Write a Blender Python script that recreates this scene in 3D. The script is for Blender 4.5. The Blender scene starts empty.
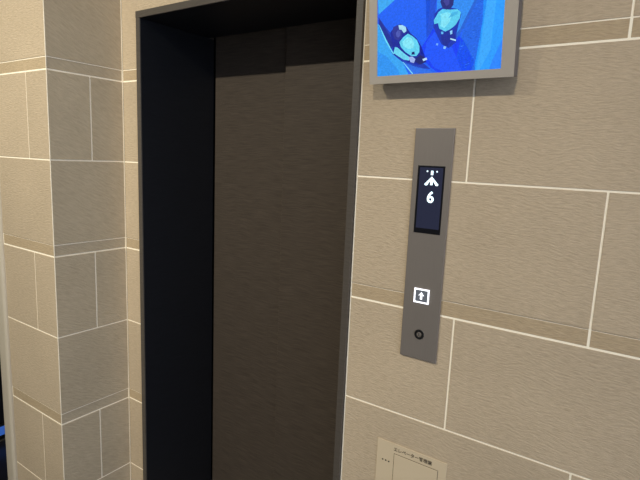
import bpy, bmesh, math, random
from mathutils import Vector, Matrix

S = bpy.context.scene
COL = S.collection

# ------------------------------------------------------------------ camera
cam_data = bpy.data.cameras.new('camera')
cam = bpy.data.objects.new('camera', cam_data)
COL.objects.link(cam)
cam_data.sensor_fit = 'HORIZONTAL'
cam_data.sensor_width = 36.0
cam_data.lens = 36.0 * 498.785 / 640.0
cam_data.clip_start = 0.02
_r = Vector((0.82393917, 0.56513207, 0.04183279))
_u = Vector((-0.12426868, 0.10816707, 0.98633523))
_f = Vector((-0.55288474, 0.81787874, -0.1593513))
cam.matrix_world = Matrix(((_r.x, _u.x, -_f.x, 1.74033), (_r.y, _u.y, -_f.y, -1.19130),
                           (_r.z, _u.z, -_f.z, 1.64040), (0, 0, 0, 1)))
S.camera = cam

# ------------------------------------------------------------------ light and exposure
S.view_settings.view_transform = 'Standard'
S.view_settings.look = 'None'
S.view_settings.gamma = 1.0
S.view_settings.use_curve_mapping = False
S.view_settings.exposure = 0.0

world = bpy.data.worlds.new('overcast_sky')
S.world = world
world.use_nodes = True
bg = world.node_tree.nodes['Background']
bg.inputs['Color'].default_value = (0.68, 0.79, 1.0, 1)
bg.inputs['Strength'].default_value = 1.75

DOWNLIGHTS = [   # x, y, watts, colour, point the tilted lamp is aimed at, beam in degrees
    (0.14, -2.20, 265.0, (1.0, 0.98, 0.86), (-.60, -.20, .55), 108),
    (1.80, -2.20, 95.0, (1.0, 0.92, 0.76), (1.45, .0, 1.20), 95),
]
LAMP_Z = 3.04
CEIL_Z = 3.07

# ------------------------------------------------------------------ helpers
def s2l(h):
    out = []
    for i in (0, 2, 4):
        c = int(h[i:i + 2], 16) / 255
        out.append(c / 12.92 if c <= .04045 else ((c + .055) / 1.055) ** 2.4)
    return tuple(out)

def mat(name, col, rough=.5, metal=0.0, emit=None, strength=1.0, spec=.5):
    m = bpy.data.materials.new(name)
    m.use_nodes = True
    b = m.node_tree.nodes['Principled BSDF']
    b.inputs['Base Color'].default_value = (*col, 1)
    b.inputs['Roughness'].default_value = rough
    b.inputs['Metallic'].default_value = metal
    b.inputs['Specular IOR Level'].default_value = spec
    if emit:
        b.inputs['Emission Color'].default_value = (*emit, 1)
        b.inputs['Emission Strength'].default_value = strength
    return m

def grain(m, scale, amount, bump=0.0, dist=.001, skew=0.0, detail=4, second=None, warp=0.0):
    """stretched noise over object space: varies colour by +-amount and bumps the surface"""
    nt = m.node_tree
    N, L = nt.nodes, nt.links
    b = N['Principled BSDF']
    base = tuple(b.inputs['Base Color'].default_value)
    tc = N.new('ShaderNodeTexCoord')
    sep = N.new('ShaderNodeSeparateXYZ'); L.new(tc.outputs['Object'], sep.inputs[0])
    add = N.new('ShaderNodeMath'); add.operation = 'ADD'
    L.new(sep.outputs['X'], add.inputs[0]); L.new(sep.outputs['Y'], add.inputs[1])
    ma = N.new('ShaderNodeMath'); ma.operation = 'MULTIPLY_ADD'; ma.inputs[1].default_value = skew
    L.new(add.outputs[0], ma.inputs[0]); L.new(sep.outputs['Z'], ma.inputs[2])
    zsock = ma.outputs[0]
    if warp:
        wn = N.new('ShaderNodeTexNoise'); wn.inputs['Scale'].default_value = 9; wn.inputs['Detail'].default_value = 2
        L.new(tc.outputs['Object'], wn.inputs['Vector'])
        w2 = N.new('ShaderNodeMath'); w2.operation = 'MULTIPLY_ADD'; w2.inputs[1].default_value = warp
        L.new(wn.outputs['Fac'], w2.inputs[0]); L.new(zsock, w2.inputs[2]); zsock = w2.outputs[0]
    cmb = N.new('ShaderNodeCombineXYZ')
    L.new(add.outputs[0], cmb.inputs[0]); L.new(zsock, cmb.inputs[2])
    mp = N.new('ShaderNodeVectorMath'); mp.operation = 'MULTIPLY'
    mp.inputs[1].default_value = (scale[0], 1, scale[1]); L.new(cmb.outputs[0], mp.inputs[0])
    no = N.new('ShaderNodeTexNoise'); no.inputs['Scale'].default_value = 1; no.inputs['Detail'].default_value = detail
    no.inputs['Roughness'].default_value = .66
    L.new(mp.outputs[0], no.inputs['Vector'])
    fac = no.outputs['Fac']
    mr = N.new('ShaderNodeMapRange'); mr.inputs[1].default_value = .25; mr.inputs[2].default_value = .75
    mr.inputs[3].default_value = 1 - amount; mr.inputs[4].default_value = 1 + amount
    L.new(fac, mr.inputs[0])
    val = mr.outputs[0]
    if second:   # slow cloudy tone and a tone per tile
        n2 = N.new('ShaderNodeTexNoise'); n2.inputs['Scale'].default_value = second[0]; n2.inputs['Detail'].default_value = 3
        L.new(tc.outputs['Object'], n2.inputs['Vector'])
        m2 = N.new('ShaderNodeMapRange'); m2.inputs[1].default_value = .3; m2.inputs[2].default_value = .7
        m2.inputs[3].default_value = 1 - second[1]; m2.inputs[4].default_value = 1 + second[1]
        L.new(n2.outputs['Fac'], m2.inputs[0])
        mu = N.new('ShaderNodeMath'); mu.operation = 'MULTIPLY'; L.new(val, mu.inputs[0]); L.new(m2.outputs[0], mu.inputs[1])
        val = mu.outputs[0]
        ge = N.new('ShaderNodeNewGeometry')
        m3 = N.new('ShaderNodeMapRange'); m3.inputs[3].default_value = 1 - second[2]; m3.inputs[4].default_value = 1 + second[2]
        L.new(ge.outputs['Random Per Island'], m3.inputs[0])
        mu = N.new('ShaderNodeMath'); mu.operation = 'MULTIPLY'; L.new(val, mu.inputs[0]); L.new(m3.outputs[0], mu.inputs[1])
        val = mu.outputs[0]
    vm = N.new('ShaderNodeVectorMath'); vm.operation = 'SCALE'; vm.inputs[0].default_value = base[:3]
    L.new(val, vm.inputs['Scale']); L.new(vm.outputs[0], b.inputs['Base Color'])
    if bump:
        bp = N.new('ShaderNodeBump'); bp.inputs['Strength'].default_value = bump; bp.inputs['Distance'].default_value = dist
        L.new(fac, bp.inputs['Height']); L.new(bp.outputs[0], b.inputs['Normal'])
    return m

class MB:
    """collects shapes, builds ONE mesh object"""
    def __init__(self): self.bm = bmesh.new()
    def box(self, x0, x1, y0, y1, z0, z1, bevel=0, seg=2, mi=0):
        t = bmesh.new()
        bmesh.ops.create_cube(t, size=1)
        bmesh.ops.scale(t, vec=(x1 - x0, y1 - y0, z1 - z0), verts=t.verts)
        bmesh.ops.translate(t, vec=((x0 + x1) / 2, (y0 + y1) / 2, (z0 + z1) / 2), verts=t.verts)
        if bevel: bmesh.ops.bevel(t, geom=list(t.edges), offset=bevel, segments=seg, affect='EDGES', profile=.6)
        for f in t.faces: f.material_index = mi
        self._merge(t); return self
    def _merge(self, t):
        me = bpy.data.meshes.new('tmp'); t.to_mesh(me); t.free()
        self.bm.from_mesh(me); bpy.data.meshes.remove(me)
    def cyl(self, c, r, d, axis='y', seg=40, bevel=0, r2=None, mi=0):
        t = bmesh.new()
        bmesh.ops.create_cone(t, cap_ends=True, segments=seg, radius1=r, radius2=r if r2 is None else r2, depth=d)
        if bevel: bmesh.ops.bevel(t, geom=[e for e in t.edges if len(e.link_faces) == 2 and any(len(f.verts) > 4 for f in e.link_faces)], offset=bevel, segments=2, affect='EDGES')
        if axis == 'y': bmesh.ops.rotate(t, matrix=Matrix.Rotation(math.pi / 2, 3, 'X'), verts=t.verts)
        bmesh.ops.translate(t, vec=c, verts=t.verts)
        for f in t.faces: f.material_index = mi
        self._merge(t); return self
    def ring(self, c, prof, axis='y', seg=48, mi=0):
        """closed lathe: prof is a loop of (radius, along-axis)"""
        t = bmesh.new(); rows = []
        for k in range(seg):
            a = 2 * math.pi * k / seg
            row = []
            for r, h in prof:
                p = (r * math.cos(a), h, r * math.sin(a)) if axis == 'y' else (r * math.cos(a), r * math.sin(a), h)
                row.append(t.verts.new(Vector(p) + Vector(c)))
            rows.append(row)
        n = len(prof)
        for k in range(seg):
            for i in range(n):
                t.faces.new((rows[k][i], rows[(k + 1) % seg][i], rows[(k + 1) % seg][(i + 1) % n], rows[k][(i + 1) % n]))
        bmesh.ops.recalc_face_normals(t, faces=t.faces)
        for f in t.faces: f.material_index = mi
        self._merge(t); return self
    def prism(self, pts, y0, y1, bevel=0, mi=0):
        """outline in x,z extruded from y0 (front) to y1"""
        t = bmesh.new()
        f = t.faces.new([t.verts.new((x, y0, z)) for x, z in pts])
        e = bmesh.ops.extrude_face_region(t, geom=[f])
        bmesh.ops.translate(t, vec=(0, y1 - y0, 0), verts=[v for v in e['geom'] if isinstance(v, bmesh.types.BMVert)])
        bmesh.ops.recalc_face_normals(t, faces=t.faces)
        bmesh.ops.triangulate(t, faces=[f for f in t.faces if len(f.verts) > 4])
        for f in t.faces: f.material_index = mi
        self._merge(t); return self
    def build(self, name, mats, parent=None, smooth=False):
        me = bpy.data.meshes.new(name)
        bmesh.ops.recalc_face_normals(self.bm, faces=self.bm.faces)
        self.bm.to_mesh(me); self.bm.free()
        for m in (mats if isinstance(mats, (list, tuple)) else [mats]): me.materials.append(m)
        if smooth:
            for p in me.polygons: p.use_smooth = True
            me.set_sharp_from_angle(angle=math.radians(40))
        o = bpy.data.objects.new(name, me)
        COL.objects.link(o)
        if parent:
            o.parent = parent
            root = parent
            off = Vector((0, 0, 0))
            while root: off += root.location; root = root.parent
            o.data.transform(Matrix.Translation(-off))
        return o

def thing(name, loc, label, cat, group=None):
    o = bpy.data.objects.new(name, None)
    o.empty_display_size = .1
    o.location = loc
    COL.objects.link(o)
    o['label'] = label; o['category'] = cat
    if group: o['group'] = group
    return o

def struct(o):
    o['kind'] = 'structure'
    return o

# ------------------------------------------------------------------ materials
TILE = s2l('bca88c')
def tile_mat(name, col, skew, sc=(50, 240)):
    return grain(mat(name, col, .62, spec=.1), sc, .15, bump=.7, dist=.004, skew=skew, detail=5, second=(3.5, .05, .03), warp=.03)
M_tile = tile_mat('sand_slate_tile', TILE, .06)
M_tile_side = tile_mat('ripple_slate_tile', s2l('bba98c'), .45, sc=(30, 150))
M_strip = tile_mat('border_strip_tile', s2l('b6a080'), .02)
M_grout = mat('cream_grout', s2l('fff3da'), .9, spec=.1)
M_groove_shade = mat('groove_shade', s2l('7d6a50'), .9, spec=.1)  # dark tone standing in for shade inside the strip grooves
M_wood = grain(mat('dark_oak_laminate', s2l('473e35'), .45, spec=.2), (11, 230), .34, bump=.30, dist=.002, skew=.0, detail=5, warp=.03)
M_frame = grain(mat('dark_bronze_frame', s2l('4d463e'), .45, spec=.4), (9, 190), .22, bump=.15, dist=.002, detail=4, warp=.05)
M_reveal = grain(mat('black_reveal_laminate', s2l('17181c'), .45, spec=.3), (9, 190), .30, bump=.25, dist=.002, detail=5, warp=.06)
M_blackvoid = mat('shaft_black', (.004, .004, .005), .8)
M_steel = grain(mat('brushed_bronze_steel', s2l('867d74'), .45, metal=.4), (500, 14), .03, detail=2)
M_steel_edge = mat('polished_steel_edge', s2l('d8cfc0'), .25, metal=.9)
M_bezel = mat('aluminium_bezel', s2l('b3a899'), .45, metal=.2)
M_bezel_side = mat('dark_grey_casing', s2l('5d5856'), .45)
M_glass = mat('black_display_glass', (.006, .006, .008), .35, spec=.2)
M_lcd = mat('navy_display', s2l('171a26'), .25, emit=s2l('2b2e46'), strength=.55)
M_lit = mat('white_led', (.8, .9, 1), .4, emit=(.72, .95, 1.0), strength=1.15)
M_lit_core = mat('button_white_led', (.9, .9, 1), .4, emit=(.95, .95, 1.0), strength=1.3)
M_btn = mat('button_grey', s2l('6c7078'), .35)
M_black = mat('black_plastic', (.008, .008, .008), .35)
M_hatch = mat('beige_painted_metal', s2l('ccb898'), .5)
M_gap = mat('panel_gap_shadow_line', s2l('5f5240'), .8)
M_ink = mat('dark_ink', s2l('3a3128'), .7)
M_plaster = grain(mat('warm_plaster', s2l('b5aa9c'), .85), (40, 40), .03)
M_ceiling = mat('white_ceiling', s2l('e4dfd6'), .9)
M_floor = grain(mat('grey_brown_floor_stone', s2l('4a4540'), .4), (20, 20), .1, detail=5)
M_alu = mat('satin_aluminium_trim', s2l('bdb09a'), .5)
M_dark = mat('black_wall_panel', s2l('15151a'), .3)
M_blue = mat('blue_light', s2l('3a62b0'), .4, emit=s2l('3f6fd0'), strength=.4)

# ------------------------------------------------------------------ setting
ZL = 1.9            # height of a course line; courses alternate 0.300 and 0.340 m
HB, HA, STRIP = .300, .340, .0412
G = .0022           # half a joint
ROWS = []           # (z0, z1, kind)
z = ZL
down = []
for i in range(6):
    h = HB if i % 2 == 0 else HA
    down.append((z - h, z, 'B' if i % 2 == 0 else 'A')); z -= h
up = []; z = ZL
for i in range(4):
    h = HA if i % 2 == 0 else HB
    up.append((z, z + h, 'A' if i % 2 == 0 else 'B')); z += h
ROWS = [(max(a, .0), min(b, CEIL_Z), k) for a, b, k in reversed(down)] + [(a, min(b, CEIL_Z), k) for a, b, k in up]
ROWS = [r for r in ROWS if r[1] - r[0] > .03]

def tiled(mb, face, const, lo, hi, jointsA, jointsB, holes=(), gA=.0011):
    """tiles on one plane. face 'front' = looks to -y at y=const; 'side' = looks to +x at x=const.
       each tile is its own bevelled slab; holes are (lo,hi,z0,z1,gap)"""
    def slab(u0, u1, z0, z1, depth, mi):
        for a, b, c, d, G in holes:
            if u1 <= a or u0 >= b or z1 <= c or z0 >= d: continue
            # split around the hole
            if u0 < a: slab(u0, a - G, z0, z1, depth, mi)
            if u1 > b: slab(b + G, u1, z0, z1, depth, mi)
            uu0, uu1 = max(u0, a - G), min(u1, b + G)
            if z1 > d: slab(uu0, uu1, d + G, z1, depth, mi)
            if z0 < c: slab(uu0, uu1, z0, c - G, depth, mi)
            return
        if u1 - u0 < .006 or z1 - z0 < .0012: return
        if face == 'front': mb.box(u0, u1, const + depth, const + .010, z0, z1, .0008, 1, mi)
        else: mb.box(const - .010, const - depth, u0, u1, z0, z1, .0008, 1, mi)
    for z0, z1, k in ROWS:
        js = [lo] + sorted(j for j in (jointsA if k == 'A' else jointsB) if lo + .02 < j < hi - .02) + [hi]
        for a, b in zip(js[:-1], js[1:]):
            a += G; b -= G
            if k == 'A':
                s = z0 + STRIP
                slab(a, b, z0 + G, s - gA, .0012, 2)
                slab(a, b, s + gA, z1 - G, .0, 0)
                if z0 < 1.8 and face == 'front': slab(a, b, s - gA, s + gA, .0013, 4)  # groove shade painted as a dark fill, lower front rows only
            else:
                slab(a, b, z0 + G, z1 - G, .0, 0)

OPEN_L, OPEN_R, OPEN_T = .098, 1.047, 2.138     # outside of the lift surround
W = .5976
XA, XB = 1.6493, 1.6493 - W / 2
jA = [XA + k * W for k in range(-3, 4) if k != -1]     # the joint beside the lift frame falls under it
jB = [XB + k * W for k in range(-3, 4)]
HALL_R = 3.3

gy = .0016
for nm, x0, x1, zb in (('wall_back_left', 0.0, OPEN_L, 0), ('wall_back_right', OPEN_R, HALL_R, 0), ('wall_back_over_opening', OPEN_L, OPEN_R, OPEN_T)):
    mb = MB()
    mb.box(x0, x1, gy, .352, zb, CEIL_Z, mi=1)
    holes = [(x0 - 9, x0, -1, 9, 0), (x1, x1 + 9, -1, 9, 0)]
    if zb: holes.append((x0, x1, -1, zb, G))
    tiled(mb, 'front', 0.0, 0.0, HALL_R, jA, jB, holes=holes)
    for bx0, bx1 in (((OPEN_L - .0032, OPEN_L),) if nm.endswith('left') else ((OPEN_R, OPEN_R + .0032),) if nm.endswith('right') else ()):
        mb.box(bx0, bx1, -.0006, .004, 0, OPEN_T, .0002, 1, 1)          # sealant beside the lift frame
    struct(mb.build(nm, [M_tile, M_grout, M_strip, M_tile_side, M_groove_shade]))

PD = .28715
PX = -.3776
mb = MB()
mb.box(PX - .02, -gy, -PD + gy, -.0005, 0, CEIL_Z, mi=1)
tiled(mb, 'front', -PD, PX, 0.0, [], [-.1409])
mb2_start = len(mb.bm.faces)
tiled(mb, 'side', 0.0, -PD, 0.0, [], [-.1322])
mb.box(-.0020, -.0002, -PD + .0002, -PD + .0020, 0, CEIL_Z, .0004, 1, 1)     # grout bead on the outer corner
mb.box(-.0020, .0016, -.0020, -.0006, 0, CEIL_Z, 0, 1, 1)                     # and in the inner corner
mb.bm.faces.ensure_lookup_table()
for f in mb.bm.faces[mb2_start:]:
    if f.material_index in (0, 2): f.material_index = 3
struct(mb.build('wall_left', [M_tile, M_grout, M_strip, M_tile_side, M_groove_shade]))

mb = MB()
mb.box(-.452, PX - .002, -PD - .012, .0, 0, CEIL_Z, .016, 5)
mb.box(PX - .008, PX - .0005, -PD - .004, -PD + .03, 0, CEIL_Z, .002, 2)
struct(mb.build('trim_1', M_alu, smooth=True))

mb = MB(); mb.box(-1.7, HALL_R, -4.7, .45, -.06, 0); struct(mb.build('floor', M_floor))
mb = MB(); mb.box(-1.7, HALL_R, -4.7, .45, CEIL_Z, CEIL_Z + .08); struct(mb.build('ceiling', M_ceiling))
mb = MB(); mb.box(-1.7, HALL_R, -4.7, -4.6, 0, CEIL_Z); struct(mb.build('wall_front', M_plaster))
mb = MB(); mb.box(-1.25, -1.15, -4.6, .45, 0, CEIL_Z); struct(mb.build('wall_passage', M_dark))
mb = MB(); mb.box(-1.15, -.01, .352, .45, 0, CEIL_Z); struct(mb.build('wall_passage_end', M_dark))
mb = MB(); mb.box(-1.15, -1.142, -4.6, .35, 0, .012); struct(mb.build('baseboard_passage', M_steel_edge))

# ------------------------------------------------------------------ lift surround
sur = thing('elevator_surround', (.5725, 0, 0), 'dark bronze frame and deep black reveal around the elevator opening in the tiled wall', 'elevator frame')
IN_L, IN_R, SOFFIT = .1215, 1.0245, 2.1135
YF = -.010
for x0, x1, r0, r1, yb in ((OPEN_L + .001, IN_L - .001, IN_L - .001, IN_L, .352), (IN_R + .001, OPEN_R - .001, IN_R, IN_R + .001, .319)):
    j = MB().box(x0, x1, YF, yb, 0, OPEN_T - .001, .0012, 2).build('jamb', M_frame, sur)
    MB().box(r0, r1, YF + .004, yb, 0, SOFFIT).build('reveal_panel', M_reveal, j)
h = MB().box(OPEN_L + .001, OPEN_R - .001, YF - .001, .319, SOFFIT + .001, OPEN_T, .0012, 2).build('head', M_frame, sur)
MB().box(IN_L, IN_R, YF + .004, .319, SOFFIT, SOFFIT + .001).build('soffit_panel', M_reveal, h)
MB().box(IN_L, IN_R, .0, .319, 0, .004).build('sill', M_steel, sur)
# ------------------------------------------------------------------ lift doors
DW = M_wood
d = thing('elevator_door', (.34, .37, .006), 'left dark wood-grain elevator door panel, set back behind the right one', 'elevator door', 'elevator door panels')
MB().box(.129, .60, .355, .375, .006, 2.20, .0004, 1).build('panel', DW, d)
d = thing('elevator_door', (.78, .33, .006), 'right dark wood-grain elevator door panel, in front of the left one and next to the call panel', 'elevator door', 'elevator door panels')
MB().box(.531, 1.06, .322, .342, .006, 2.20, .0004, 1).build('panel', DW, d)
mb = MB(); mb.box(-.05, HALL_R, .45, .50, 0, CEIL_Z); struct(mb.build('wall_shaft', M_blackvoid))
mb = MB(); mb.box(-1.142, -.46, -1.2, .352, 0, .004); struct(mb.build('floor_passage', M_dark))

# ------------------------------------------------------------------ monitor
mx0, mx1, mz0, mz1, my = 1.102, 1.4495, 1.831, 2.097, -.055
sx0, sx1, sz0, sz1 = 1.1232, 1.4225, 1.8490, 2.0760
mon = thing('wall_monitor', ((mx0 + mx1) / 2, my, mz0), 'grey framed wall monitor showing blue camera view of two people, above the call panel', 'monitor')
MB().box(mx0 + .001, mx1 - .001, my + .004, my + .038, mz0 + .001, mz1 - .001, .002, 2).build('casing', M_bezel_side, mon)
MB().box(1.21, 1.34, my + .038, my + .068, 1.90, 2.03, .002, 2).build('wall_bracket', M_black, mon)
mb = MB()
for p, q, c, e in ((mx0, sx0, mz0, mz1), (sx1, mx1, mz0, mz1), (sx0, sx1, mz0, sz0), (sx0, sx1, sz1, mz1)):
    mb.box(p, q, my, my + .0045, c, e, 0)
mb.build('bezel', M_bezel, mon)
PIC = [
    ('3aa6f0', 1, [(0.0, 192.5), (0.0, 227.0), (24.0, 227.0), (59.7, 183.1), (44.5, 168.1), (2.4, 141.6)]),
    ('1a4fd4', 1, [(119.9, 227.0), (149.9, 227.0), (148.2, 154.6), (143.1, 92.8), (126.7, 77.3), (134.0, 156.5)]),
    ('1240f4', 1, [(143.0, 97.0), (129.2, 77.1), (110.1, 52.8), (120.7, 30.1), (140.9, 11.1), (158.1, 0.0), (234.9, -0.0), (240.5, 21.5), (213.8, 65.1), (187.8, 88.3)]),
    ('1c55fa', 2, [(145.7, 88.3), (127.0, 68.7), (122.8, 43.0), (148.3, 10.7), (175.1, 0.0), (213.7, 0.0), (189.4, 50.6), (169.7, 77.5)]),
    ('2f8cf2', 1, [(150.0, 227.0), (196.2, 227.0), (253.2, 217.4), (234.1, 143.5), (205.9, 90.5), (179.8, 57.7), (160.3, 78.4), (149.6, 113.1)]),
    ('2462d4', 2, [(253.2, 217.4), (261.6, 216.1), (240.6, 142.6), (212.6, 89.9), (187.0, 52.9), (179.8, 57.7), (205.9, 90.5), (234.1, 143.5)]),
    ('1f66e6', 1, [(255.3, 217.1), (271.9, 214.3), (255.5, 140.7), (255.7, 101.3), (251.7, 57.6), (242.4, 0.0), (192.8, 0.0), (212.6, 89.9), (236.2, 143.2)]),
    ('2a9cff', 1, [(267.8, 215.0), (299.3, 209.7), (299.3, 0.0), (239.9, 0.0), (249.7, 53.7), (253.7, 97.6), (253.4, 140.9)]),
    ('3aa8ff', 2, [(267.8, 215.0), (286.1, 211.9), (277.8, 118.4), (274.2, 39.5), (252.9, 0.0), (246.4, 0.0), (246.0, 0.3), (253.8, 57.4), (257.6, 105.1)]),
    ('2a86ff', 2, [(299.3, 63.2), (299.3, 0.0), (273.3, 0.0), (279.7, 18.7)]),
    ('38a4f2', 1, [(0.0, 0.0), (0.0, 121.7), (2.5, 120.5), (21.6, 82.6), (40.6, 53.9), (67.3, 29.3), (84.0, -0.0)]),
    ('2f93f0', 2, [(0.0, 0.0), (0.0, 58.2), (24.5, 46.0), (57.0, 11.8), (59.9, 0.0)]),
    ('1e3cb6', 2, [(2.4, 136.1), (21.4, 111.8), (50.8, 80.0), (66.8, 56.3), (93.0, 32.0), (123.4, 21.1), (138.6, 9.1), (108.6, 13.2), (67.3, 29.3), (40.6, 49.4), (18.9, 87.4), (2.5, 116.0)]),
    ('1e2f96', 3, [(5.1, 131.3), (24.1, 104.8), (40.3, 80.9), (43.1, 67.2), (35.1, 63.4), (18.8, 94.1), (5.2, 120.2)]),
    ('6fe0ff', 3, [(2.5, 119.3), (4.7, 118.0), (24.3, 82.4), (44.6, 49.1), (41.9, 49.3), (21.6, 80.4)]),
    ('2d6fe6', 2, [(67.2, 31.6), (108.6, 15.4), (138.7, 4.7), (148.0, 0.0), (90.3, 0.0), (88.5, 0.9)]),
    ('7fd8ff', 3, [(67.3, 29.3), (69.9, 29.2), (96.2, 0.4), (92.6, 0.7)]),
    ('16279a', 4, [(34.8, 99.3), (47.8, 111.2), (60.7, 114.2), (76.2, 106.1), (86.6, 92.0), (102.0, 79.6), (114.4, 61.2), (114.1, 43.7), (122.8, 40.8), (128.2, 25.1), (108.4, 19.8), (77.6, 30.9), (46.0, 46.7), (40.4, 67.5)]),
    ('2c3596', 6, [(38.8, 98.9), (42.6, 109.6), (53.0, 112.9), (63.4, 107.4), (67.4, 96.0), (63.8, 83.2), (54.8, 78.5), (45.5, 83.8)]),
    ('4a57b4', 7, [(49.3, 95.6), (54.4, 101.7), (61.0, 98.9), (61.1, 90.1), (56.0, 85.0), (50.7, 87.7)]),
    ('a6dcf4', 7, [(55.6, 112.6), (65.9, 111.5), (74.9, 106.2), (76.4, 97.3), (70.0, 93.6), (63.5, 101.9), (58.3, 102.4)]),
    ('62d2f2', 6, [(58.7, 74.8), (68.9, 84.9), (80.3, 91.5), (91.8, 84.9), (103.3, 75.2), (109.9, 61.5), (110.2, 48.4), (102.9, 40.2), (90.2, 41.1), (74.7, 51.2), (62.8, 63.3)]),
    ('84e6f8', 7, [(66.5, 74.1), (79.2, 84.0), (89.4, 80.8), (97.2, 69.2), (94.9, 58.4), (82.2, 57.3), (69.3, 65.0)]),
    ('6cd4f0', 6, [(47.1, 64.6), (53.7, 63.0), (72.1, 48.1), (86.5, 38.1), (84.0, 31.5), (69.8, 34.8), (43.3, 51.4)]),
    ('9fb6ee', 7, [(82.6, 39.5), (92.8, 39.8), (100.5, 33.7), (96.9, 25.1), (88.0, 27.9)]),
    ('101c66', 7, [(91.3, 49.9), (97.6, 50.5), (99.1, 43.8), (90.2, 44.4)]),
    ('1b2470', 6, [(98.0, 33.9), (112.9, 41.6), (123.0, 36.5), (123.3, 24.4), (113.4, 20.6), (100.7, 27.0)]),
    ('bfe4ff', 7, [(118.1, 32.4), (127.9, 35.0), (130.5, 30.4), (120.7, 27.8)]),
    ('1836b0', 4, [(144.4, 126.2), (153.5, 135.5), (167.3, 139.9), (199.6, 129.9), (206.8, 118.9), (201.1, 97.2), (197.3, 79.1), (198.1, 62.4), (180.1, 51.3), (163.3, 61.2), (153.1, 79.1), (142.9, 99.1)]),
    ('232a7a', 7, [(157.7, 149.3), (159.7, 159.2), (168.7, 164.1), (180.2, 160.5), (188.6, 149.4), (187.9, 139.4), (181.4, 133.1), (172.2, 132.2), (162.8, 137.4)]),
    ('3c3f96', 8, [(164.6, 150.5), (171.3, 155.7), (178.4, 150.7), (178.7, 142.6), (172.0, 139.3)]),
    ('5ccdf0', 6, [(149.3, 121.5), (153.8, 129.2), (162.9, 134.3), (181.4, 131.0), (197.3, 130.1), (205.5, 123.1), (203.8, 111.2), (194.2, 97.9), (183.1, 90.8), (171.7, 86.8), (157.3, 94.5), (153.4, 106.4), (145.1, 105.2), (143.6, 113.8)]),
    ('7fe2f6', 7, [(158.6, 124.5), (174.7, 126.7), (186.4, 121.3), (180.2, 105.6), (169.1, 94.3), (159.5, 99.5), (161.4, 111.8)]),
    ('46b4e6', 8, [(186.2, 125.4), (199.8, 125.8), (197.8, 120.0), (177.6, 114.1)]),
    ('1a2c98', 6, [(159.8, 91.1), (171.7, 85.7), (185.4, 90.6), (192.7, 81.6), (195.4, 70.9), (184.1, 65.7), (177.6, 55.8), (168.1, 58.7), (163.0, 69.7)]),
    ('5fb4f4', 7, [(161.1, 87.8), (167.0, 87.2), (167.2, 82.0), (162.5, 82.4)]),
    ('8accf8', 7, [(182.1, 86.8), (187.8, 88.3), (188.1, 81.0), (183.6, 79.3)]),
    ('b4e4ff', 7, [(183.9, 72.0), (196.7, 67.7), (196.8, 64.6), (184.0, 69.1)]),
    ('8cc4ff', 7, [(169.3, 56.5), (175.3, 54.9), (173.1, 49.8), (167.9, 51.3)]),
    ('6ca4ff', 7, [(151.3, 64.4), (156.1, 62.9), (155.0, 58.8), (150.2, 60.2)]),
]
t = bmesh.new()
lay = t.loops.layers.float_color.new('picture')
def poly(colour, layer, pts):
    f = t.faces.new([t.verts.new((sx0 + x / 1000, my + .0028 - layer * .0001, sz0 + zz / 1000)) for x, zz in pts])
    for l in f.loops: l[lay] = (*s2l(colour), 1)
poly('1c62f4', 0, [(0, 0), (299.3, 0), (299.3, 227), (0, 227)])
for c, l, p in PIC: poly(c, l, p)
random.seed(3)
def inside(p, pts):
    r = False
    for (x0, y0), (x1, y1) in zip(pts, pts[1:] + pts[:1]):
        if (y0 > p[1]) != (y1 > p[1]) and p[0] < (x1 - x0) * (p[1] - y0) / (y1 - y0) + x0: r = not r
    return r
mat_pts = next(p for c, l, p in PIC if c == '1f66e6')          # ribbed mat in the picture
for _ in range(420):
    qx, qz = random.uniform(160, 270), random.uniform(4, 220)
    if all(inside((qx + i, qz + j), mat_pts) for i in (-3, 3) for j in (-2, 2)):
        w_ = random.uniform(1.2, 2.6)
        poly(random.choice(('1448c0', '1450c8', '3c86f4')), 3 + random.random() * .8, [(qx - w_, qz - .5), (qx + w_, qz + .3), (qx + w_, qz + 1.1), (qx - w_, qz + .4)])
bmesh.ops.triangulate(t, faces=t.faces)
for f in t.faces:
    f.normal_update()
    if f.normal.y > 0: f.normal_flip()
me = bpy.data.meshes.new('screen'); t.to_mesh(me); t.free()
ms = bpy.data.materials.new('lit_screen'); ms.use_nodes = True
N, L = ms.node_tree.nodes, ms.node_tree.links
b = N['Principled BSDF']; b.inputs['Base Color'].default_value = (.01, .01, .012, 1); b.inputs['Roughness'].default_value = .25
at = N.new('ShaderNodeAttribute'); at.attribute_name = 'picture'
tc = N.new('ShaderNodeTexCoord')
no = N.new('ShaderNodeTexNoise'); no.inputs['Scale'].default_value = 260; no.inputs['Detail'].default_value = 2
L.new(tc.outputs['Object'], no.inputs['Vector'])
mr = N.new('ShaderNodeMapRange'); mr.inputs[1].default_value = .3; mr.inputs[2].default_value = .7; mr.inputs[3].default_value = .88; mr.inputs[4].default_value = 1.12
L.new(no.outputs['Fac'], mr.inputs[0])
vm = N.new('ShaderNodeVectorMath'); vm.operation = 'SCALE'
L.new(at.outputs['Color'], vm.inputs[0]); L.new(mr.outputs[0], vm.inputs['Scale'])
L.new(vm.outputs[0], b.inputs['Emission Color']); b.inputs['Emission Strength'].default_value = 1.0
me.materials.append(ms)
o = bpy.data.objects.new('screen', me); COL.objects.link(o); o.parent = mon
me.transform(Matrix.Translation(-mon.location))
mon.rotation_euler.x = math.radians(7)     # leans forward a little
o['label'] = 'lit blue screen showing two people in pale shirts seen from above'

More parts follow.
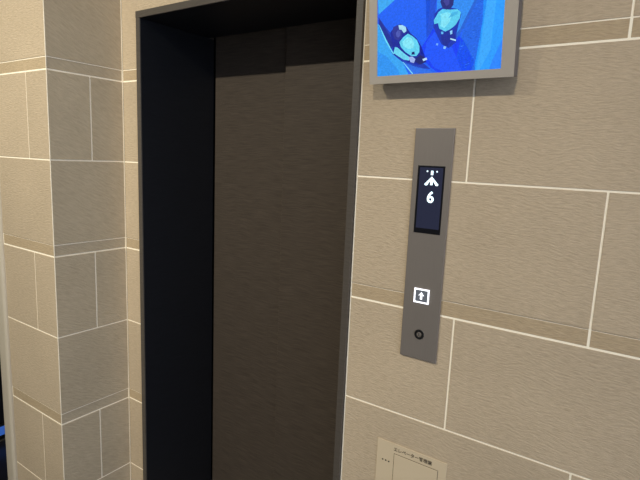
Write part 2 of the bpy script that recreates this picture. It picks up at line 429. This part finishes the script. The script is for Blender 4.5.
# ------------------------------------------------------------------ call panel
cp = thing('elevator_call_panel', (1.2645, 0, 1.133), 'tall narrow brushed steel elevator call panel with floor display and lit button', 'call panel')
px0, px1, pz0, pz1, py = 1.2135, 1.3145, 1.133, 1.728, -.006
MB().box(px0, px1, py, 0, pz0, pz1, .0012, 2).build('faceplate', M_steel, cp)
dx0, dx1, dz0, dz1 = 1.2275, 1.2985, 1.4665, 1.6365
disp = MB().box(dx0, dx1, py - .0008, py + .003, dz0, dz1, .0006, 2).build('display', M_glass, cp)
disp['label'] = 'black glass floor display'
MB().box(dx0 + .0055, dx1 - .0045, py - .0010, py - .0006, dz0 + .013, dz1 - .0045).build('lit_area', M_lcd, disp)
yy0, yy1 = py - .0016, py - .0009
ax = 1.2662
mb = MB()
mb.prism([(ax, 1.6100), (ax + .0185, 1.5905), (ax + .0160, 1.5875), (ax + .0112, 1.5880), (ax + .0058, 1.5968), (ax + .0030, 1.5968), (ax + .0030, 1.5890), (ax - .0030, 1.5890), (ax - .0030, 1.5968),
          (ax - .0058, 1.5968), (ax - .0112, 1.5880), (ax - .0160, 1.5875), (ax - .0185, 1.5905)], yy0, yy1)
mb.box(ax - .0030, ax + .0030, yy0, yy1, 1.6138, 1.6243)
mb.cyl((ax - .0125, (yy0 + yy1) / 2, 1.6225), .0019, yy1 - yy0, seg=20)
mb.cyl((ax + .0125, (yy0 + yy1) / 2, 1.6225), .0019, yy1 - yy0, seg=20)
mb.build('arrow', M_lit, disp)

def text_mesh(name, body, size, loc, m, parent, extrude=.0003, bold=0.0, width=1.0, align='CENTER'):
    cu = bpy.data.curves.new(name, 'FONT')
    cu.body = body; cu.size = size; cu.align_x = align; cu.align_y = 'CENTER'; cu.extrude = extrude; cu.offset = bold; cu.resolution_u = 4
    to = bpy.data.objects.new(name, cu); COL.objects.link(to)
    dg = bpy.context.evaluated_depsgraph_get()
    me = bpy.data.meshes.new_from_object(to.evaluated_get(dg))
    bpy.data.objects.remove(to); bpy.data.curves.remove(cu)
    off = Vector((0, 0, 0)); q = parent
    while q: off += q.location; q = q.parent
    me.transform(Matrix.Translation(Vector(loc) - off) @ Matrix.Rotation(math.pi / 2, 4, 'X') @ Matrix.Diagonal((width, 1, 1, 1)))
    me.materials.clear(); me.materials.append(m); me.name = name
    o = bpy.data.objects.new(name, me); COL.objects.link(o); o.parent = parent
    return o
text_mesh('digit', '6', .0385, (1.2662, py - .0012, 1.5575), M_lit, disp, bold=.0009)

bt = MB().box(1.2425, 1.2835, py - .0020, py + .002, 1.2850, 1.3230, .0012, 2).build('call_button', M_btn, cp)
bt['label'] = 'square up button with glowing white rim'
mb = MB()
for a, b_, c, e in ((1.2425, 1.2835, 1.3192, 1.3230), (1.2425, 1.2835, 1.2850, 1.2888), (1.2425, 1.2463, 1.2888, 1.3192), (1.2797, 1.2835, 1.2888, 1.3192)):
    mb.box(a, b_, py - .0026, py - .0010, c, e)
mb.build('light_rim', M_lit_core, bt)
bx, bz = 1.2625, 1.3040
mb = MB()
mb.prism([(bx, bz + .0100), (bx + .0078, bz + .0005), (bx + .0028, bz + .0020), (bx + .0028, bz - .0092), (bx - .0028, bz - .0092), (bx - .0028, bz + .0020), (bx - .0078, bz + .0005)], py - .0026, py - .0018)
mb.build('button_arrow', M_lit_core, bt)

kx, kz = 1.2640, 1.2005
ks = MB().ring((kx, py, kz), [(.0072, .002), (.0072, -.0014), (.0105, -.0022), (.0128, -.0018), (.0132, .0), (.0132, .002)]).build('key_switch', M_black, cp, smooth=True)
MB().cyl((kx, py + .0008, kz), .0096, .001).build('keyhole_well', M_black, ks)
MB().cyl((kx, py - .0004, kz + .0005), .0052, .003, bevel=.0005).build('lock_cylinder', M_steel, ks)
MB().box(kx - .0008, kx + .0008, py - .0022, py - .0015, kz - .0035, kz + .0045).build('key_slot', M_black, ks)

# ------------------------------------------------------------------ low service hatch
hp = thing('service_hatch', (1.2645, 0, .53), 'beige metal service hatch with small dark lettering, flush in the wall below the call panel', 'hatch')
hx0, hx1, hz0, hz1 = 1.163, 1.3665, .53, .8695
MB().box(hx0, hx1, -.0022, 0, hz0, hz1, .0008, 2).build('cover_plate', M_hatch, hp)
cx0, cx1, cz0, cz1 = 1.2170, 1.3430, .575, .8400
MB().box(cx0 - .0014, cx1 + .0014, -.0026, -.0018, cz0 - .0014, cz1 + .0014).build('door_gap', M_gap, hp)
MB().box(cx0, cx1, -.0036, -.0018, cz0, cz1, .0008, 2).build('hatch_door', M_hatch, hp)
text_mesh('lettering', 'エレベーター管理盤', .0125, (1.270, -.0025, .8535), M_ink, hp, bold=.0001, align='CENTER')
mb = MB()
for q in (1.1825, 1.1920, 1.2015): mb.cyl((q, -.0024, .8110), .0022, .0008, seg=16)
mb.build('indicator_dots', M_black, hp)

# ------------------------------------------------------------------ lamps and the glow at the left edge
for i, (lx, ly, w, c, aim, beam) in enumerate(DOWNLIGHTS):
    lab = ('round recessed ceiling downlight in front of the elevator doors', 'round recessed ceiling downlight in front of the call panel')[i]
    dl = thing('ceiling_downlight', (lx, ly, CEIL_Z), lab, 'ceiling light', 'ceiling downlights')
    MB().ring((lx, ly, CEIL_Z), [(.050, -.001), (.052, -.006), (.062, -.006), (.065, .0)], axis='z').build('trim_ring', M_alu, dl, smooth=True)
    sp = bpy.data.lights.new('downlight_lamp', 'SPOT')
    sp.energy = w; sp.color = c; sp.spot_size = math.radians(beam); sp.spot_blend = 1.0; sp.shadow_soft_size = .022
    so = bpy.data.objects.new('downlight_lamp', sp); so.location = (0, 0, LAMP_Z - CEIL_Z); so.parent = dl
    so.rotation_euler = (Vector(aim) - Vector((lx, ly, LAMP_Z))).to_track_quat('-Z', 'Y').to_euler()
    COL.objects.link(so)

ng = thing('wall_light', (-1.142, -.02, .035), 'small blue glowing light low on the dark wall at the left edge of the picture', 'light')
MB().box(-1.150, -1.135, -.075, .035, .035, .105, .004, 2).build('housing', M_black, ng)
MB().box(-1.136, -1.131, -.062, .022, .045, .095, .002, 2).build('lens', M_blue, ng)
